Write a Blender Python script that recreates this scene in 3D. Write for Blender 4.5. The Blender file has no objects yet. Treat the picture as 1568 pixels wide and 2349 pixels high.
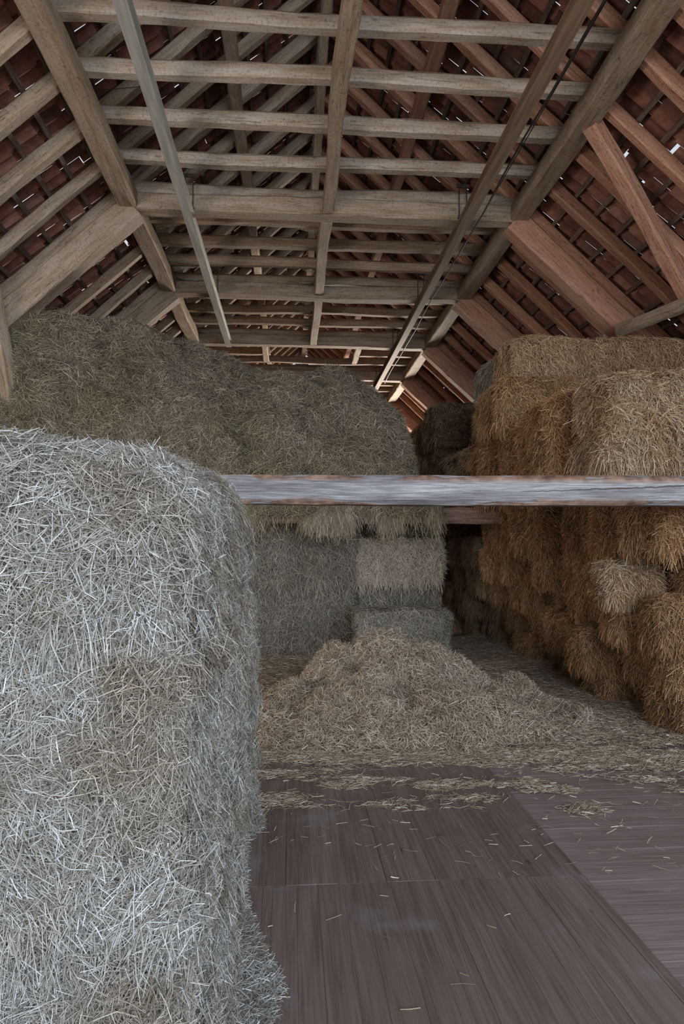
import bpy, math, numpy as np
from mathutils import Vector, Matrix, Euler

SC = bpy.context.scene
COL = SC.collection
F = 1570.0                      # focal length in pixels of the 1568x2349 frame
CAM = Vector((0, 0, 1.6))
YAW, PITCH = math.atan(116 / F), math.atan(75.5 / F)
ROT = Euler((math.pi / 2 + PITCH, 0, -YAW), 'XYZ').to_matrix()


def at(px, py, Y):
    d = ROT @ Vector(((px - 784) / F, -(py - 1174.5) / F, -1))
    return CAM + d * (Y / d.y)


ORD = ['first', 'second', 'third', 'fourth', 'fifth', 'sixth', 'seventh', 'eighth', 'ninth', 'tenth', 'eleventh',
       'twelfth', 'thirteenth', 'fourteenth', 'fifteenth', 'sixteenth', 'seventeenth', 'eighteenth', 'nineteenth',
       'twentieth', 'twenty-first', 'twenty-second', 'twenty-third', 'twenty-fourth', 'twenty-fifth', 'twenty-sixth',
       'twenty-seventh', 'twenty-eighth']


def tag(o, label, cat, group=None, kind=None):
    if label: o['label'] = label
    if cat: o['category'] = cat
    if group: o['group'] = group
    if kind: o['kind'] = kind
    return o


# ------------------------------------------------------------------ materials
def new_mat(name):
    m = bpy.data.materials.new(name)
    m.use_nodes = True
    nt = m.node_tree
    b = nt.nodes['Principled BSDF']
    return m, nt, b


def N(nt, typ, **kw):
    n = nt.nodes.new(typ)
    for k, v in kw.items():
        setattr(n, k, v)
    return n


def ramp(nt, stops, interp='LINEAR'):
    r = nt.nodes.new('ShaderNodeValToRGB')
    r.color_ramp.interpolation = interp
    e = r.color_ramp.elements
    while len(e) < len(stops): e.new(0.5)
    for i, (p, c) in enumerate(stops):
        e[i].position = p
        e[i].color = (c[0], c[1], c[2], 1)
    return r


def mixc(nt, fac, a, b, mode='MIX'):
    m = nt.nodes.new('ShaderNodeMix')
    m.data_type = 'RGBA'
    m.blend_type = mode
    for sock, v in ((m.inputs[0], fac), (m.inputs[6], a), (m.inputs[7], b)):
        if isinstance(v, (int, float)): sock.default_value = v
        elif isinstance(v, tuple): sock.default_value = (v[0], v[1], v[2], 1)
        else: nt.links.new(v, sock)
    return m.outputs[2]


def wood_mat(name, dark, mid, light, rough=.75, stain=(.1, .08, .06), stain_amt=.5, grey=None, grey_amt=0.0, var=.35):
    m, nt, b = new_mat(name)
    L = nt.links.new
    uv = N(nt, 'ShaderNodeUVMap')
    oi = N(nt, 'ShaderNodeObjectInfo')
    off = N(nt, 'ShaderNodeVectorMath', operation='ADD')
    mul = N(nt, 'ShaderNodeMath', operation='MULTIPLY'); mul.inputs[1].default_value = 53.0
    L(oi.outputs['Random'], mul.inputs[0])
    cmb = N(nt, 'ShaderNodeCombineXYZ'); L(mul.outputs[0], cmb.inputs[0]); L(mul.outputs[0], cmb.inputs[2])
    L(uv.outputs[0], off.inputs[0]); L(cmb.outputs[0], off.inputs[1])
    mp = N(nt, 'ShaderNodeMapping'); mp.inputs['Scale'].default_value = (2.2, 34, 1)
    L(off.outputs[0], mp.inputs[0])
    n1 = N(nt, 'ShaderNodeTexNoise'); n1.inputs['Scale'].default_value = 1.5; n1.inputs['Detail'].default_value = 9
    n1.inputs['Distortion'].default_value = .35; n1.inputs['Roughness'].default_value = .62
    L(mp.outputs[0], n1.inputs['Vector'])
    r1 = ramp(nt, [(.28, dark), (.5, mid), (.75, light)])
    L(n1.outputs[0], r1.inputs[0])
    # blotches
    mp2 = N(nt, 'ShaderNodeMapping'); mp2.inputs['Scale'].default_value = (1.3, 5, 1)
    L(off.outputs[0], mp2.inputs[0])
    n2 = N(nt, 'ShaderNodeTexNoise'); n2.inputs['Scale'].default_value = 1.6; n2.inputs['Detail'].default_value = 5
    n2.inputs['Roughness'].default_value = .65
    L(mp2.outputs[0], n2.inputs['Vector'])
    r2 = ramp(nt, [(.45, (0, 0, 0)), (.72, (1, 1, 1))])
    L(n2.outputs[0], r2.inputs[0])
    mm = N(nt, 'ShaderNodeMath', operation='MULTIPLY'); mm.inputs[1].default_value = stain_amt
    L(r2.outputs[0], mm.inputs[0])
    col = mixc(nt, mm.outputs[0], r1.outputs[0], stain)
    if grey:
        n3 = N(nt, 'ShaderNodeTexNoise'); n3.inputs['Scale'].default_value = 2.3; n3.inputs['Detail'].default_value = 6
        mp3 = N(nt, 'ShaderNodeMapping'); mp3.inputs['Scale'].default_value = (.8, 6, 1); mp3.inputs['Location'].default_value = (3, 7, 1)
        L(off.outputs[0], mp3.inputs[0]); L(mp3.outputs[0], n3.inputs['Vector'])
        r3 = ramp(nt, [(.4, (0, 0, 0)), (.62, (1, 1, 1))]); L(n3.outputs[0], r3.inputs[0])
        m3 = N(nt, 'ShaderNodeMath', operation='MULTIPLY'); m3.inputs[1].default_value = grey_amt
        L(r3.outputs[0], m3.inputs[0])
        col = mixc(nt, m3.outputs[0], col, grey)
    # dusty specks and fly spots
    n6 = N(nt, 'ShaderNodeTexNoise'); n6.inputs['Scale'].default_value = 38; n6.inputs['Detail'].default_value = 4
    L(off.outputs[0], n6.inputs['Vector'])
    r6 = ramp(nt, [(.3, (.55, .52, .5)), (.46, (1, 1, 1)), (.7, (1.12, 1.1, 1.08))]); L(n6.outputs[0], r6.inputs[0])
    col = mixc(nt, .8, col, r6.outputs[0], 'MULTIPLY')
    # knots
    mp4 = N(nt, 'ShaderNodeMapping'); mp4.inputs['Scale'].default_value = (2.2, 7, 1)
    L(off.outputs[0], mp4.inputs[0])
    vo = N(nt, 'ShaderNodeTexVoronoi'); vo.inputs['Scale'].default_value = 1.0
    L(mp4.outputs[0], vo.inputs['Vector'])
    r4 = ramp(nt, [(.05, (1, 1, 1)), (.12, (0, 0, 0))]); L(vo.outputs['Distance'], r4.inputs[0])
    m4 = N(nt, 'ShaderNodeMath', operation='MULTIPLY'); m4.inputs[1].default_value = .55
    L(r4.outputs[0], m4.inputs[0])
    col = mixc(nt, m4.outputs[0], col, (dark[0] * .35, dark[1] * .33, dark[2] * .33))
    # cracks along the grain
    mp5 = N(nt, 'ShaderNodeMapping'); mp5.inputs['Scale'].default_value = (.45, 9, 1); mp5.inputs['Location'].default_value = (11, 3, 0)
    L(off.outputs[0], mp5.inputs[0])
    n5 = N(nt, 'ShaderNodeTexNoise'); n5.inputs['Scale'].default_value = 1.0; n5.inputs['Detail'].default_value = 3
    L(mp5.outputs[0], n5.inputs['Vector'])
    r5 = ramp(nt, [(.492, (0, 0, 0)), (.5, (1, 1, 1)), (.508, (0, 0, 0))]); L(n5.outputs[0], r5.inputs[0])
    m5 = N(nt, 'ShaderNodeMath', operation='MULTIPLY'); m5.inputs[1].default_value = .7
    L(r5.outputs[0], m5.inputs[0])
    col = mixc(nt, m5.outputs[0], col, (dark[0] * .3, dark[1] * .3, dark[2] * .3))
    # per-object value variation
    vv = N(nt, 'ShaderNodeMapRange'); vv.inputs['To Min'].default_value = 1 - var; vv.inputs['To Max'].default_value = 1 + var
    L(oi.outputs['Random'], vv.inputs[0])
    cv = N(nt, 'ShaderNodeCombineColor')
    for i in range(3): L(vv.outputs[0], cv.inputs[i])
    col = mixc(nt, 1.0, col, cv.outputs[0], 'MULTIPLY')
    L(col, b.inputs['Base Color'])
    b.inputs['Roughness'].default_value = rough
    b.inputs['Specular IOR Level'].default_value = .3
    bp = N(nt, 'ShaderNodeBump'); bp.inputs['Strength'].default_value = .5; bp.inputs['Distance'].default_value = .01
    L(n1.outputs[0], bp.inputs['Height']); L(bp.outputs[0], b.inputs['Normal'])
    return m


def straw_mat(name, body, cols, var=.15, patch=None, patch_amt=.0, patch_scale=1.2):
    """straw colour: every stalk has its own tint; tint 0 is the packed body."""
    m, nt, b = new_mat(name)
    L = nt.links.new
    a = N(nt, 'ShaderNodeAttribute', attribute_name='tint')
    n = len(cols)
    r = ramp(nt, [(.0, body), (.04, body)] + [(.06 + .94 * i / (n - 1), c) for i, c in enumerate(cols)])
    L(a.outputs['Fac'], r.inputs[0])
    col = r.outputs[0]
    tc = N(nt, 'ShaderNodeTexCoord')
    if patch:
        nn = N(nt, 'ShaderNodeTexNoise'); nn.inputs['Scale'].default_value = patch_scale; nn.inputs['Detail'].default_value = 4
        L(tc.outputs['Object'], nn.inputs['Vector'])
        rr = ramp(nt, [(.42, (0, 0, 0)), (.62, (1, 1, 1))]); L(nn.outputs[0], rr.inputs[0])
        pm = N(nt, 'ShaderNodeMath', operation='MULTIPLY'); pm.inputs[1].default_value = patch_amt
        L(rr.outputs[0], pm.inputs[0])
        col = mixc(nt, pm.outputs[0], col, mixc(nt, 1.0, col, patch, 'MULTIPLY'))
    oi = N(nt, 'ShaderNodeObjectInfo')
    vv = N(nt, 'ShaderNodeMapRange'); vv.inputs['To Min'].default_value = 1 - var; vv.inputs['To Max'].default_value = 1 + var
    L(oi.outputs['Random'], vv.inputs[0])
    cv = N(nt, 'ShaderNodeCombineColor')
    for i in range(3): L(vv.outputs[0], cv.inputs[i])
    col = mixc(nt, 1.0, col, cv.outputs[0], 'MULTIPLY')
    L(col, b.inputs['Base Color'])
    b.inputs['Roughness'].default_value = .6
    b.inputs['Specular IOR Level'].default_value = .2
    return m


def metal_mat(name, c1, c2, rough=.45, metal=.5):
    m, nt, b = new_mat(name)
    L = nt.links.new
    tc = N(nt, 'ShaderNodeTexCoord')
    nn = N(nt, 'ShaderNodeTexNoise'); nn.inputs['Scale'].default_value = 5; nn.inputs['Detail'].default_value = 6
    mp = N(nt, 'ShaderNodeMapping'); mp.inputs['Scale'].default_value = (4, .25, 4)
    L(tc.outputs['Object'], mp.inputs[0]); L(mp.outputs[0], nn.inputs['Vector'])
    r = ramp(nt, [(.35, c1), (.7, c2)]); L(nn.outputs[0], r.inputs[0])
    L(r.outputs[0], b.inputs['Base Color'])
    b.inputs['Roughness'].default_value = rough
    b.inputs['Metallic'].default_value = metal
    return m


def tile_mat():
    m, nt, b = new_mat('clay_tiles')
    L = nt.links.new
    a = N(nt, 'ShaderNodeAttribute', attribute_name='tint')
    r = ramp(nt, [(0, (.11, .045, .032)), (.35, (.20, .080, .055)), (.65, (.28, .118, .083)), (.88, (.36, .18, .135)), (1, (.15, .08, .062))])
    L(a.outputs['Fac'], r.inputs[0])
    tc = N(nt, 'ShaderNodeTexCoord')
    nn = N(nt, 'ShaderNodeTexNoise'); nn.inputs['Scale'].default_value = 9; nn.inputs['Detail'].default_value = 7
    L(tc.outputs['Object'], nn.inputs['Vector'])
    rr = ramp(nt, [(.4, (1, 1, 1)), (.75, (.5, .42, .38))]); L(nn.outputs[0], rr.inputs[0])
    col = mixc(nt, 1.0, r.outputs[0], rr.outputs[0], 'MULTIPLY')
    L(col, b.inputs['Base Color'])
    b.inputs['Roughness'].default_value = .8
    return m


def floor_mat():
    m, nt, b = new_mat('worn_floor_planks')
    L = nt.links.new
    uv = N(nt, 'ShaderNodeUVMap')
    a = N(nt, 'ShaderNodeAttribute', attribute_name='tint')
    mp = N(nt, 'ShaderNodeMapping'); mp.inputs['Scale'].default_value = (1.2, 30, 1)
    L(uv.outputs[0], mp.inputs[0])
    n1 = N(nt, 'ShaderNodeTexNoise'); n1.inputs['Scale'].default_value = 1.4; n1.inputs['Detail'].default_value = 8
    n1.inputs['Distortion'].default_value = 1.4
    L(mp.outputs[0], n1.inputs['Vector'])
    r1 = ramp(nt, [(.3, (.140, .100, .087)), (.52, (.200, .150, .134)), (.75, (.26, .20, .182))])
    L(n1.outputs[0], r1.inputs[0])
    tint = ramp(nt, [(0, (.72, .70, .68)), (.5, (1, 1, 1)), (.55, (1.18, 1.2, 1.25)), (1, (1.45, 1.5, 1.6))]); L(a.outputs['Fac'], tint.inputs[0])
    col = mixc(nt, 1.0, r1.outputs[0], tint.outputs[0], 'MULTIPLY')
    tc = N(nt, 'ShaderNodeTexCoord')
    n2 = N(nt, 'ShaderNodeTexNoise'); n2.inputs['Scale'].default_value = 1.9; n2.inputs['Detail'].default_value = 6
    n2.inputs['Roughness'].default_value = .6
    L(tc.outputs['Object'], n2.inputs['Vector'])
    r2 = ramp(nt, [(.58, (0, 0, 0)), (.74, (1, 1, 1))]); L(n2.outputs[0], r2.inputs[0])
    m2 = N(nt, 'ShaderNodeMath', operation='MULTIPLY'); m2.inputs[1].default_value = .5
    L(r2.outputs[0], m2.inputs[0])
    col = mixc(nt, m2.outputs[0], col, (.31, .30, .30))
    mp4 = N(nt, 'ShaderNodeMapping'); mp4.inputs['Scale'].default_value = (2.4, 6, 1)
    L(uv.outputs[0], mp4.inputs[0])
    vo = N(nt, 'ShaderNodeTexVoronoi'); vo.inputs['Scale'].default_value = 1.0
    L(mp4.outputs[0], vo.inputs['Vector'])
    r4 = ramp(nt, [(.03, (1, 1, 1)), (.10, (0, 0, 0))]); L(vo.outputs['Distance'], r4.inputs[0])
    m4 = N(nt, 'ShaderNodeMath', operation='MULTIPLY'); m4.inputs[1].default_value = .6
    L(r4.outputs[0], m4.inputs[0])
    col = mixc(nt, m4.outputs[0], col, (.03, .022, .02))
    L(col, b.inputs['Base Color'])
    rg = ramp(nt, [(.3, (.42, .42, .42)), (.7, (.62, .62, .62))]); L(n2.outputs[0], rg.inputs[0])
    L(rg.outputs[0], b.inputs['Roughness'])
    bp = N(nt, 'ShaderNodeBump'); bp.inputs['Strength'].default_value = .25; bp.inputs['Distance'].default_value = .004
    L(n1.outputs[0], bp.inputs['Height']); L(bp.outputs[0], b.inputs['Normal'])
    return m


def tie_mat():
    """weathered silver-grey timber with brown inner-bark patches along its edges"""
    m, nt, b = new_mat('weathered_tie_timber')
    L = nt.links.new
    uv = N(nt, 'ShaderNodeUVMap')
    mp = N(nt, 'ShaderNodeMapping'); mp.inputs['Scale'].default_value = (2.6, 60, 1)
    L(uv.outputs[0], mp.inputs[0])
    n1 = N(nt, 'ShaderNodeTexNoise'); n1.inputs['Scale'].default_value = 1.6; n1.inputs['Detail'].default_value = 12
    n1.inputs['Distortion'].default_value = .3; n1.inputs['Roughness'].default_value = .68
    L(mp.outputs[0], n1.inputs['Vector'])
    r1 = ramp(nt, [(.32, (.13, .118, .115)), (.5, (.27, .255, .255)), (.68, (.46, .445, .445))]); L(n1.outputs[0], r1.inputs[0])
    tc = N(nt, 'ShaderNodeTexCoord')
    n2 = N(nt, 'ShaderNodeTexNoise'); n2.inputs['Scale'].default_value = 1.0; n2.inputs['Detail'].default_value = 6
    mp2 = N(nt, 'ShaderNodeMapping'); mp2.inputs['Scale'].default_value = (1.6, 9, 9); L(tc.outputs['Object'], mp2.inputs[0]); L(mp2.outputs[0], n2.inputs['Vector'])
    r2 = ramp(nt, [(.47, (0, 0, 0)), (.50, (1, 1, 1))]); L(n2.outputs[0], r2.inputs[0])
    # bark stays on the arrises: object z near top or bottom
    sx = N(nt, 'ShaderNodeSeparateXYZ'); L(tc.outputs['Object'], sx.inputs[0])
    ab = N(nt, 'ShaderNodeMath', operation='ABSOLUTE'); L(sx.outputs[2], ab.inputs[0])
    er = ramp(nt, [(.05, (.0, .0, .0)), (.085, (1, 1, 1))]); L(ab.outputs[0], er.inputs[0])
    mk = N(nt, 'ShaderNodeMath', operation='MULTIPLY'); L(r2.outputs[0], mk.inputs[0]); L(er.outputs[0], mk.inputs[1])
    n3 = N(nt, 'ShaderNodeTexNoise'); n3.inputs['Scale'].default_value = 14; n3.inputs['Detail'].default_value = 6
    L(tc.outputs['Object'], n3.inputs['Vector'])
    bark = ramp(nt, [(.35, (.17, .085, .05)), (.6, (.36, .22, .15)), (.8, (.45, .33, .26))]); L(n3.outputs[0], bark.inputs[0])
    col = mixc(nt, mk.outputs[0], r1.outputs[0], bark.outputs[0])
    # broad darker zones, then one long drying crack
    mpz = N(nt, 'ShaderNodeMapping'); mpz.inputs['Scale'].default_value = (.9, 4, 9); L(tc.outputs['Object'], mpz.inputs[0])
    nz = N(nt, 'ShaderNodeTexNoise'); nz.inputs['Scale'].default_value = 1.3; nz.inputs['Detail'].default_value = 5; L(mpz.outputs[0], nz.inputs['Vector'])
    rz = ramp(nt, [(.38, (.62, .6, .62)), (.62, (1.15, 1.15, 1.17))]); L(nz.outputs[0], rz.inputs[0])
    col = mixc(nt, 1.0, col, rz.outputs[0], 'MULTIPLY')
    def mth(op, a, b):
        n = N(nt, 'ShaderNodeMath', operation=op)
        for k, v in ((0, a), (1, b)):
            if isinstance(v, (int, float)): n.inputs[k].default_value = v
            else: L(v, n.inputs[k])
        return n.outputs[0]
    zl = mth('ADD', mth('MULTIPLY', mth('SUBTRACT', sx.outputs[0], .75), .042), -.016)
    wob_ = mth('MULTIPLY', mth('SUBTRACT', n3.outputs[0], .5), .022)
    dd = mth('ABSOLUTE', mth('SUBTRACT', mth('SUBTRACT', sx.outputs[2], zl), wob_), 0)
    lim = mth('MULTIPLY', mth('MINIMUM', mth('MAXIMUM', mth('SUBTRACT', sx.outputs[0], .6), 0), .8), .007)
    class _O: pass
    m5 = _O(); m5.outputs = [mth('MULTIPLY', mth('LESS_THAN', dd, lim), .85)]
    col = mixc(nt, m5.outputs[0], col, (.05, .04, .04))
    L(col, b.inputs['Base Color'])
    b.inputs['Roughness'].default_value = .8
    bp = N(nt, 'ShaderNodeBump'); bp.inputs['Strength'].default_value = .6; bp.inputs['Distance'].default_value = .012
    hs = N(nt, 'ShaderNodeMath', operation='ADD'); L(n1.outputs[0], hs.inputs[0]); L(mk.outputs[0], hs.inputs[1])
    L(hs.outputs[0], bp.inputs['Height']); L(bp.outputs[0], b.inputs['Normal'])
    return m


M_BROWN = wood_mat('old_brown_timber', (.19, .127, .08), (.29, .205, .138), (.37, .28, .20), stain=(.15, .105, .07), stain_amt=.5, grey=(.40, .335, .27), grey_amt=.5, var=.15)
M_GREY = wood_mat('weathered_collar_timber', (.23, .17, .12), (.35, .275, .205), (.44, .365, .295), stain=(.19, .13, .085), stain_amt=.5, grey=(.46, .42, .385), grey_amt=.55, var=.12)
M_RED = wood_mat('reddish_timber', (.23, .10, .062), (.37, .18, .115), (.46, .255, .175), stain=(.19, .09, .055), stain_amt=.4, grey=(.42, .29, .215), grey_amt=.3, var=.15)
M_BATTEN = wood_mat('dark_batten_wood', (.07, .048, .035), (.12, .086, .065), (.2, .15, .12), stain=(.05, .035, .03), stain_amt=.5)
M_TIE = tie_mat()
M_TIE2 = wood_mat('brown_tie_timber', (.14, .08, .06), (.24, .145, .11), (.33, .22, .18), stain=(.15, .09, .07))
M_WALL = wood_mat('dark_wall_boards', (.06, .042, .03), (.11, .078, .055), (.17, .125, .09))
M_PALE = straw_mat('pale_straw', (.14, .12, .095), [(.14, .12, .098), (.245, .223, .195), (.37, .352, .328), (.50, .492, .48), (.76, .765, .77)], var=.04, patch=(.72, .63, .53), patch_amt=.9, patch_scale=3.4)
M_GOLD = straw_mat('golden_brown_straw', (.085, .042, .019), [(.135, .068, .03), (.235, .125, .057), (.34, .195, .097), (.435, .28, .155), (.68, .52, .36)], var=.18, patch=(.78, .60, .44), patch_amt=.7)
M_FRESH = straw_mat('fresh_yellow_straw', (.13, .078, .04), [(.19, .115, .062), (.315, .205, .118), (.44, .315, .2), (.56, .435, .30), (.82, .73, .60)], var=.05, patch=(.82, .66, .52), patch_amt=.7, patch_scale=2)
M_HAY = straw_mat('dull_green_hay', (.085, .066, .046), [(.14, .108, .074), (.235, .185, .13), (.335, .27, .193), (.44, .365, .272), (.74, .65, .53)], var=.05, patch=(.70, .73, .55), patch_amt=.6, patch_scale=.9)
M_HAYBALE = straw_mat('grey_green_hay', (.095, .084, .068), [(.135, .115, .088), (.215, .187, .147), (.30, .265, .213), (.40, .36, .297), (.64, .595, .515)], var=.10, patch=(.74, .75, .70), patch_amt=.85)
M_PALEHAY = straw_mat('buff_hay', (.15, .125, .088), [(.23, .185, .137), (.36, .30, .23), (.47, .40, .315), (.55, .48, .39), (.68, .62, .53)], var=.05)
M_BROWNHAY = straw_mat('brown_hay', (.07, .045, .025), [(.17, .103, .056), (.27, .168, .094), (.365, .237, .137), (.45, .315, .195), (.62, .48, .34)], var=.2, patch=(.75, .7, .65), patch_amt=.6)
M_LOOSE = straw_mat('loose_straw', (.12, .08, .052), [(.17, .115, .074), (.28, .20, .135), (.39, .30, .215), (.50, .41, .315), (.74, .68, .585)], var=.03, patch=(.76, .73, .68), patch_amt=.6, patch_scale=2)
M_TILE = tile_mat()
M_FLOOR = floor_mat()
M_RAILW = metal_mat('pale_painted_steel', (.36, .355, .32), (.58, .575, .54), .4, .2)
M_RAILR = metal_mat('rusty_steel', (.17, .10, .058), (.29, .215, .155), .75, 0)
M_IRON = metal_mat('dark_iron', (.045, .036, .03), (.10, .075, .06), .6, .5)
M_CABLE = metal_mat('black_cable', (.015, .014, .013), (.03, .028, .026), .6, 0)
M_TWINE = metal_mat('pale_blue_twine', (.32, .42, .52), (.4, .5, .6), .7, 0)


# ------------------------------------------------------------------ mesh helpers
def build_mesh(name, V, faces=None, quads=None, mat=None, uv=None, tint=None, smooth=False):
    """V (n,3); quads (m,4) int array and / or python list of faces"""
    me = bpy.data.meshes.new(name)
    V = np.asarray(V, dtype=np.float32)
    loops = []; starts = []; tot = 0
    if quads is not None and len(quads):
        q = np.asarray(quads, dtype=np.int32)
        loops.append(q.ravel()); starts.append(np.arange(len(q), dtype=np.int32) * 4); tot = q.size
    if faces:
        for f in faces:
            loops.append(np.asarray(f, dtype=np.int32)); starts.append(np.asarray([tot], dtype=np.int32)); tot += len(f)
    loops = np.concatenate(loops); starts = np.concatenate(starts)
    me.vertices.add(len(V)); me.vertices.foreach_set('co', V.ravel())
    me.loops.add(len(loops)); me.loops.foreach_set('vertex_index', loops)
    me.polygons.add(len(starts)); me.polygons.foreach_set('loop_start', starts)
    if uv is not None:      # per-loop uv
        l = me.uv_layers.new(name='UVMap')
        l.data.foreach_set('uv', np.asarray(uv, dtype=np.float32).ravel())
    if tint is not None:
        a = me.attributes.new('tint', 'FLOAT', 'POINT')
        a.data.foreach_set('value', np.asarray(tint, dtype=np.float32))
    me.update(calc_edges=True)
    me.validate()
    me.polygons.foreach_set('use_smooth', np.full(len(me.polygons), bool(smooth)))
    if mat: me.materials.append(mat)
    return me


def link(name, me, loc=(0, 0, 0), parent=None, rot=(0, 0, 0)):
    o = bpy.data.objects.new(name, me)
    COL.objects.link(o)
    o.location = loc
    o.rotation_euler = rot
    if parent: o.parent = parent
    return o


RNG = np.random.default_rng(7)


def beam(name, p0, p1, w, h, mat, label=None, cat=None, group=None, wob=.010, up=(0, 0, 1), parent=None, cham=.13, seed=None, kind=None, chip=.006):
    """hewn timber between two points: chamfered section, slight waviness, grain UVs"""
    rng = np.random.default_rng(seed if seed is not None else RNG.integers(1 << 30))
    p0 = np.array(p0, float); p1 = np.array(p1, float)
    ax = p1 - p0; Ln = np.linalg.norm(ax); ax /= Ln
    side = np.cross(ax, up); side /= np.linalg.norm(side)
    upv = np.cross(side, ax)
    c = cham * min(w, h)
    a, b = w / 2, h / 2
    ring = np.array([(-a + c, -b), (a - c, -b), (a, -b + c), (a, b - c), (a - c, b), (-a + c, b), (-a, b - c), (-a, -b + c)])
    n = max(2, int(math.ceil(Ln / .22)) + 1)
    t = np.linspace(0, 1, n)
    ph = rng.uniform(0, 6.28, (4, 2)); fr = rng.uniform(.5, 2.2, (4, 2))
    mid = (p0 + p1) / 2
    V = np.zeros((n, 8, 3)); U = np.zeros((n, 9)); Wv = np.zeros((n, 9))
    per = np.concatenate([[0], np.cumsum(np.linalg.norm(np.roll(ring, -1, 0) - ring, axis=1))])
    for i in range(n):
        s = t[i] * Ln
        taper = math.sin(math.pi * t[i]) ** .5
        ox = wob * taper * sum(math.sin(fr[k, 0] * s + ph[k, 0]) for k in range(2))
        oy = wob * taper * sum(math.sin(fr[k, 1] * s + ph[k, 1]) for k in range(2))
        r = ring * (1 + .03 * math.sin(1.1 * s + ph[2, 0])) + rng.normal(0, chip * .5, (8, 2)) + (ox, oy)
        V[i] = p0 + ax * s + r[:, :1] * side + r[:, 1:] * upv - mid
        U[i] = s; Wv[i] = per
    quads = []; uv = []
    for i in range(n - 1):
        for k in range(8):
            k2 = (k + 1) % 8
            quads.append((i * 8 + k, i * 8 + k2, (i + 1) * 8 + k2, (i + 1) * 8 + k))
            uv += [(U[i, k], Wv[i, k]), (U[i, k + 1], Wv[i, k + 1]), (U[i + 1, k + 1], Wv[i + 1, k + 1]), (U[i + 1, k], Wv[i + 1, k])]
    caps = [list(range(8))[::-1], [(n - 1) * 8 + k for k in range(8)]]
    for cp in caps:
        for k in cp:
            uv.append((ring[k % 8][0] * .3, ring[k % 8][1]))
    me = build_mesh(name, V.reshape(-1, 3), faces=caps, quads=quads, mat=mat, uv=uv)
    # smooth the long sides only
    sm = np.zeros(len(me.polygons), dtype=bool)
    me.polygons.foreach_set('use_smooth', sm)
    o = link(name, me, mid, parent)
    if label: tag(o, label, cat, group, kind)
    return o


def extrude_profile(name, prof, p0, p1, mat, parent=None):
    """prof: list of (side, up) closed outline"""
    p0 = np.array(p0, float); p1 = np.array(p1, float)
    ax = p1 - p0; ax /= np.linalg.norm(ax)
    side = np.cross(ax, (0, 0, 1)); side /= np.linalg.norm(side); upv = np.cross(side, ax)
    n = len(prof)
    V = [p0 + side * s + upv * u - p0 for s, u in prof] + [p1 + side * s + upv * u - p0 for s, u in prof]
    f = [(i, (i + 1) % n, n + (i + 1) % n, n + i) for i in range(n)] + [list(range(n))[::-1], list(range(n, 2 * n))]
    me = build_mesh(name, V, faces=f, mat=mat)
    return link(name, me, p0, parent)


def tube(name, pts, r, mat, label=None, cat=None, parent=None, seg=8):
    pts = [np.array(p, float) for p in pts]
    o0 = pts[0].copy()
    V = []
    for i, p in enumerate(pts):
        d = pts[min(i + 1, len(pts) - 1)] - pts[max(i - 1, 0)]; d /= np.linalg.norm(d)
        s = np.cross(d, (0.13, .2, 1)); s /= np.linalg.norm(s); u = np.cross(s, d)
        for k in range(seg):
            a = 2 * math.pi * k / seg
            V.append(p + r * (math.cos(a) * s + math.sin(a) * u) - o0)
    f = []
    for i in range(len(pts) - 1):
        for k in range(seg):
            k2 = (k + 1) % seg
            f.append((i * seg + k, i * seg + k2, (i + 1) * seg + k2, (i + 1) * seg + k))
    f += [list(range(seg))[::-1], [(len(pts) - 1) * seg + k for k in range(seg)]]
    me = build_mesh(name, V, faces=f, mat=mat, smooth=True)
    o = link(name, me, o0, parent)
    if label: tag(o, label, cat)
    return o


# value noise (numpy)
_perm = np.random.default_rng(3).random(1 << 16)


def _h(ix, iy, iz):
    return _perm[((ix * 73856093) ^ (iy * 19349663) ^ (iz * 83492791)) & 0xFFFF]


def vnoise(P):
    P = np.asarray(P); i = np.floor(P).astype(np.int64); f = P - i; f = f * f * (3 - 2 * f)
    r = 0
    for dx in (0, 1):
        for dy in (0, 1):
            for dz in (0, 1):
                w = (f[:, 0] if dx else 1 - f[:, 0]) * (f[:, 1] if dy else 1 - f[:, 1]) * (f[:, 2] if dz else 1 - f[:, 2])
                r = r + w * _h(i[:, 0] + dx, i[:, 1] + dy, i[:, 2] + dz)
    return r * 2 - 1


def fbm(P, s, octs=3):
    P = np.asarray(P, float)
    return sum(vnoise(P * s * 2 ** k + 17.3 * k) * .5 ** k for k in range(octs))


def nrm(a):
    return a / np.maximum(np.linalg.norm(a, axis=1, keepdims=True), 1e-9)


def stalks(P, Nn, T, L, W, rng, lift=.25, droop=.0, curl=.12, root=.35, sink=.004, face=.7):
    """flat straw stalks: 2 segments each. returns verts (n*6,3), quads, """
    n = len(P)
    D = nrm(T + Nn * (lift * rng.random((n, 1))))
    R = rng.normal(0, 1, (n, 3))
    S = nrm(np.cross(D, Nn + face * R))
    B = nrm(np.cross(D, R)) * (curl * rng.normal(0, 1, (n, 1))) * L[:, None]
    base = P + Nn * (rng.uniform(-sink, sink * 2.5, (n, 1)))
    out = np.zeros((n, 3, 2, 3))
    for k, t in enumerate((0, .5, 1)):
        c = base + D * ((t - root) * L)[:, None] + B * (4 * t * (1 - t)) * .5
        c[:, 2] -= droop * L * t * t
        wv = S * (W * (.5 if t < 1 else .38))[:, None]
        out[:, k, 0] = c - wv; out[:, k, 1] = c + wv
    V = out.reshape(-1, 3)
    b = (np.arange(n) * 6)[:, None]
    q = np.concatenate([b + np.array([[0, 1, 3, 2]]), b + np.array([[2, 3, 5, 4]])], 0)
    return V, q


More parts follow.
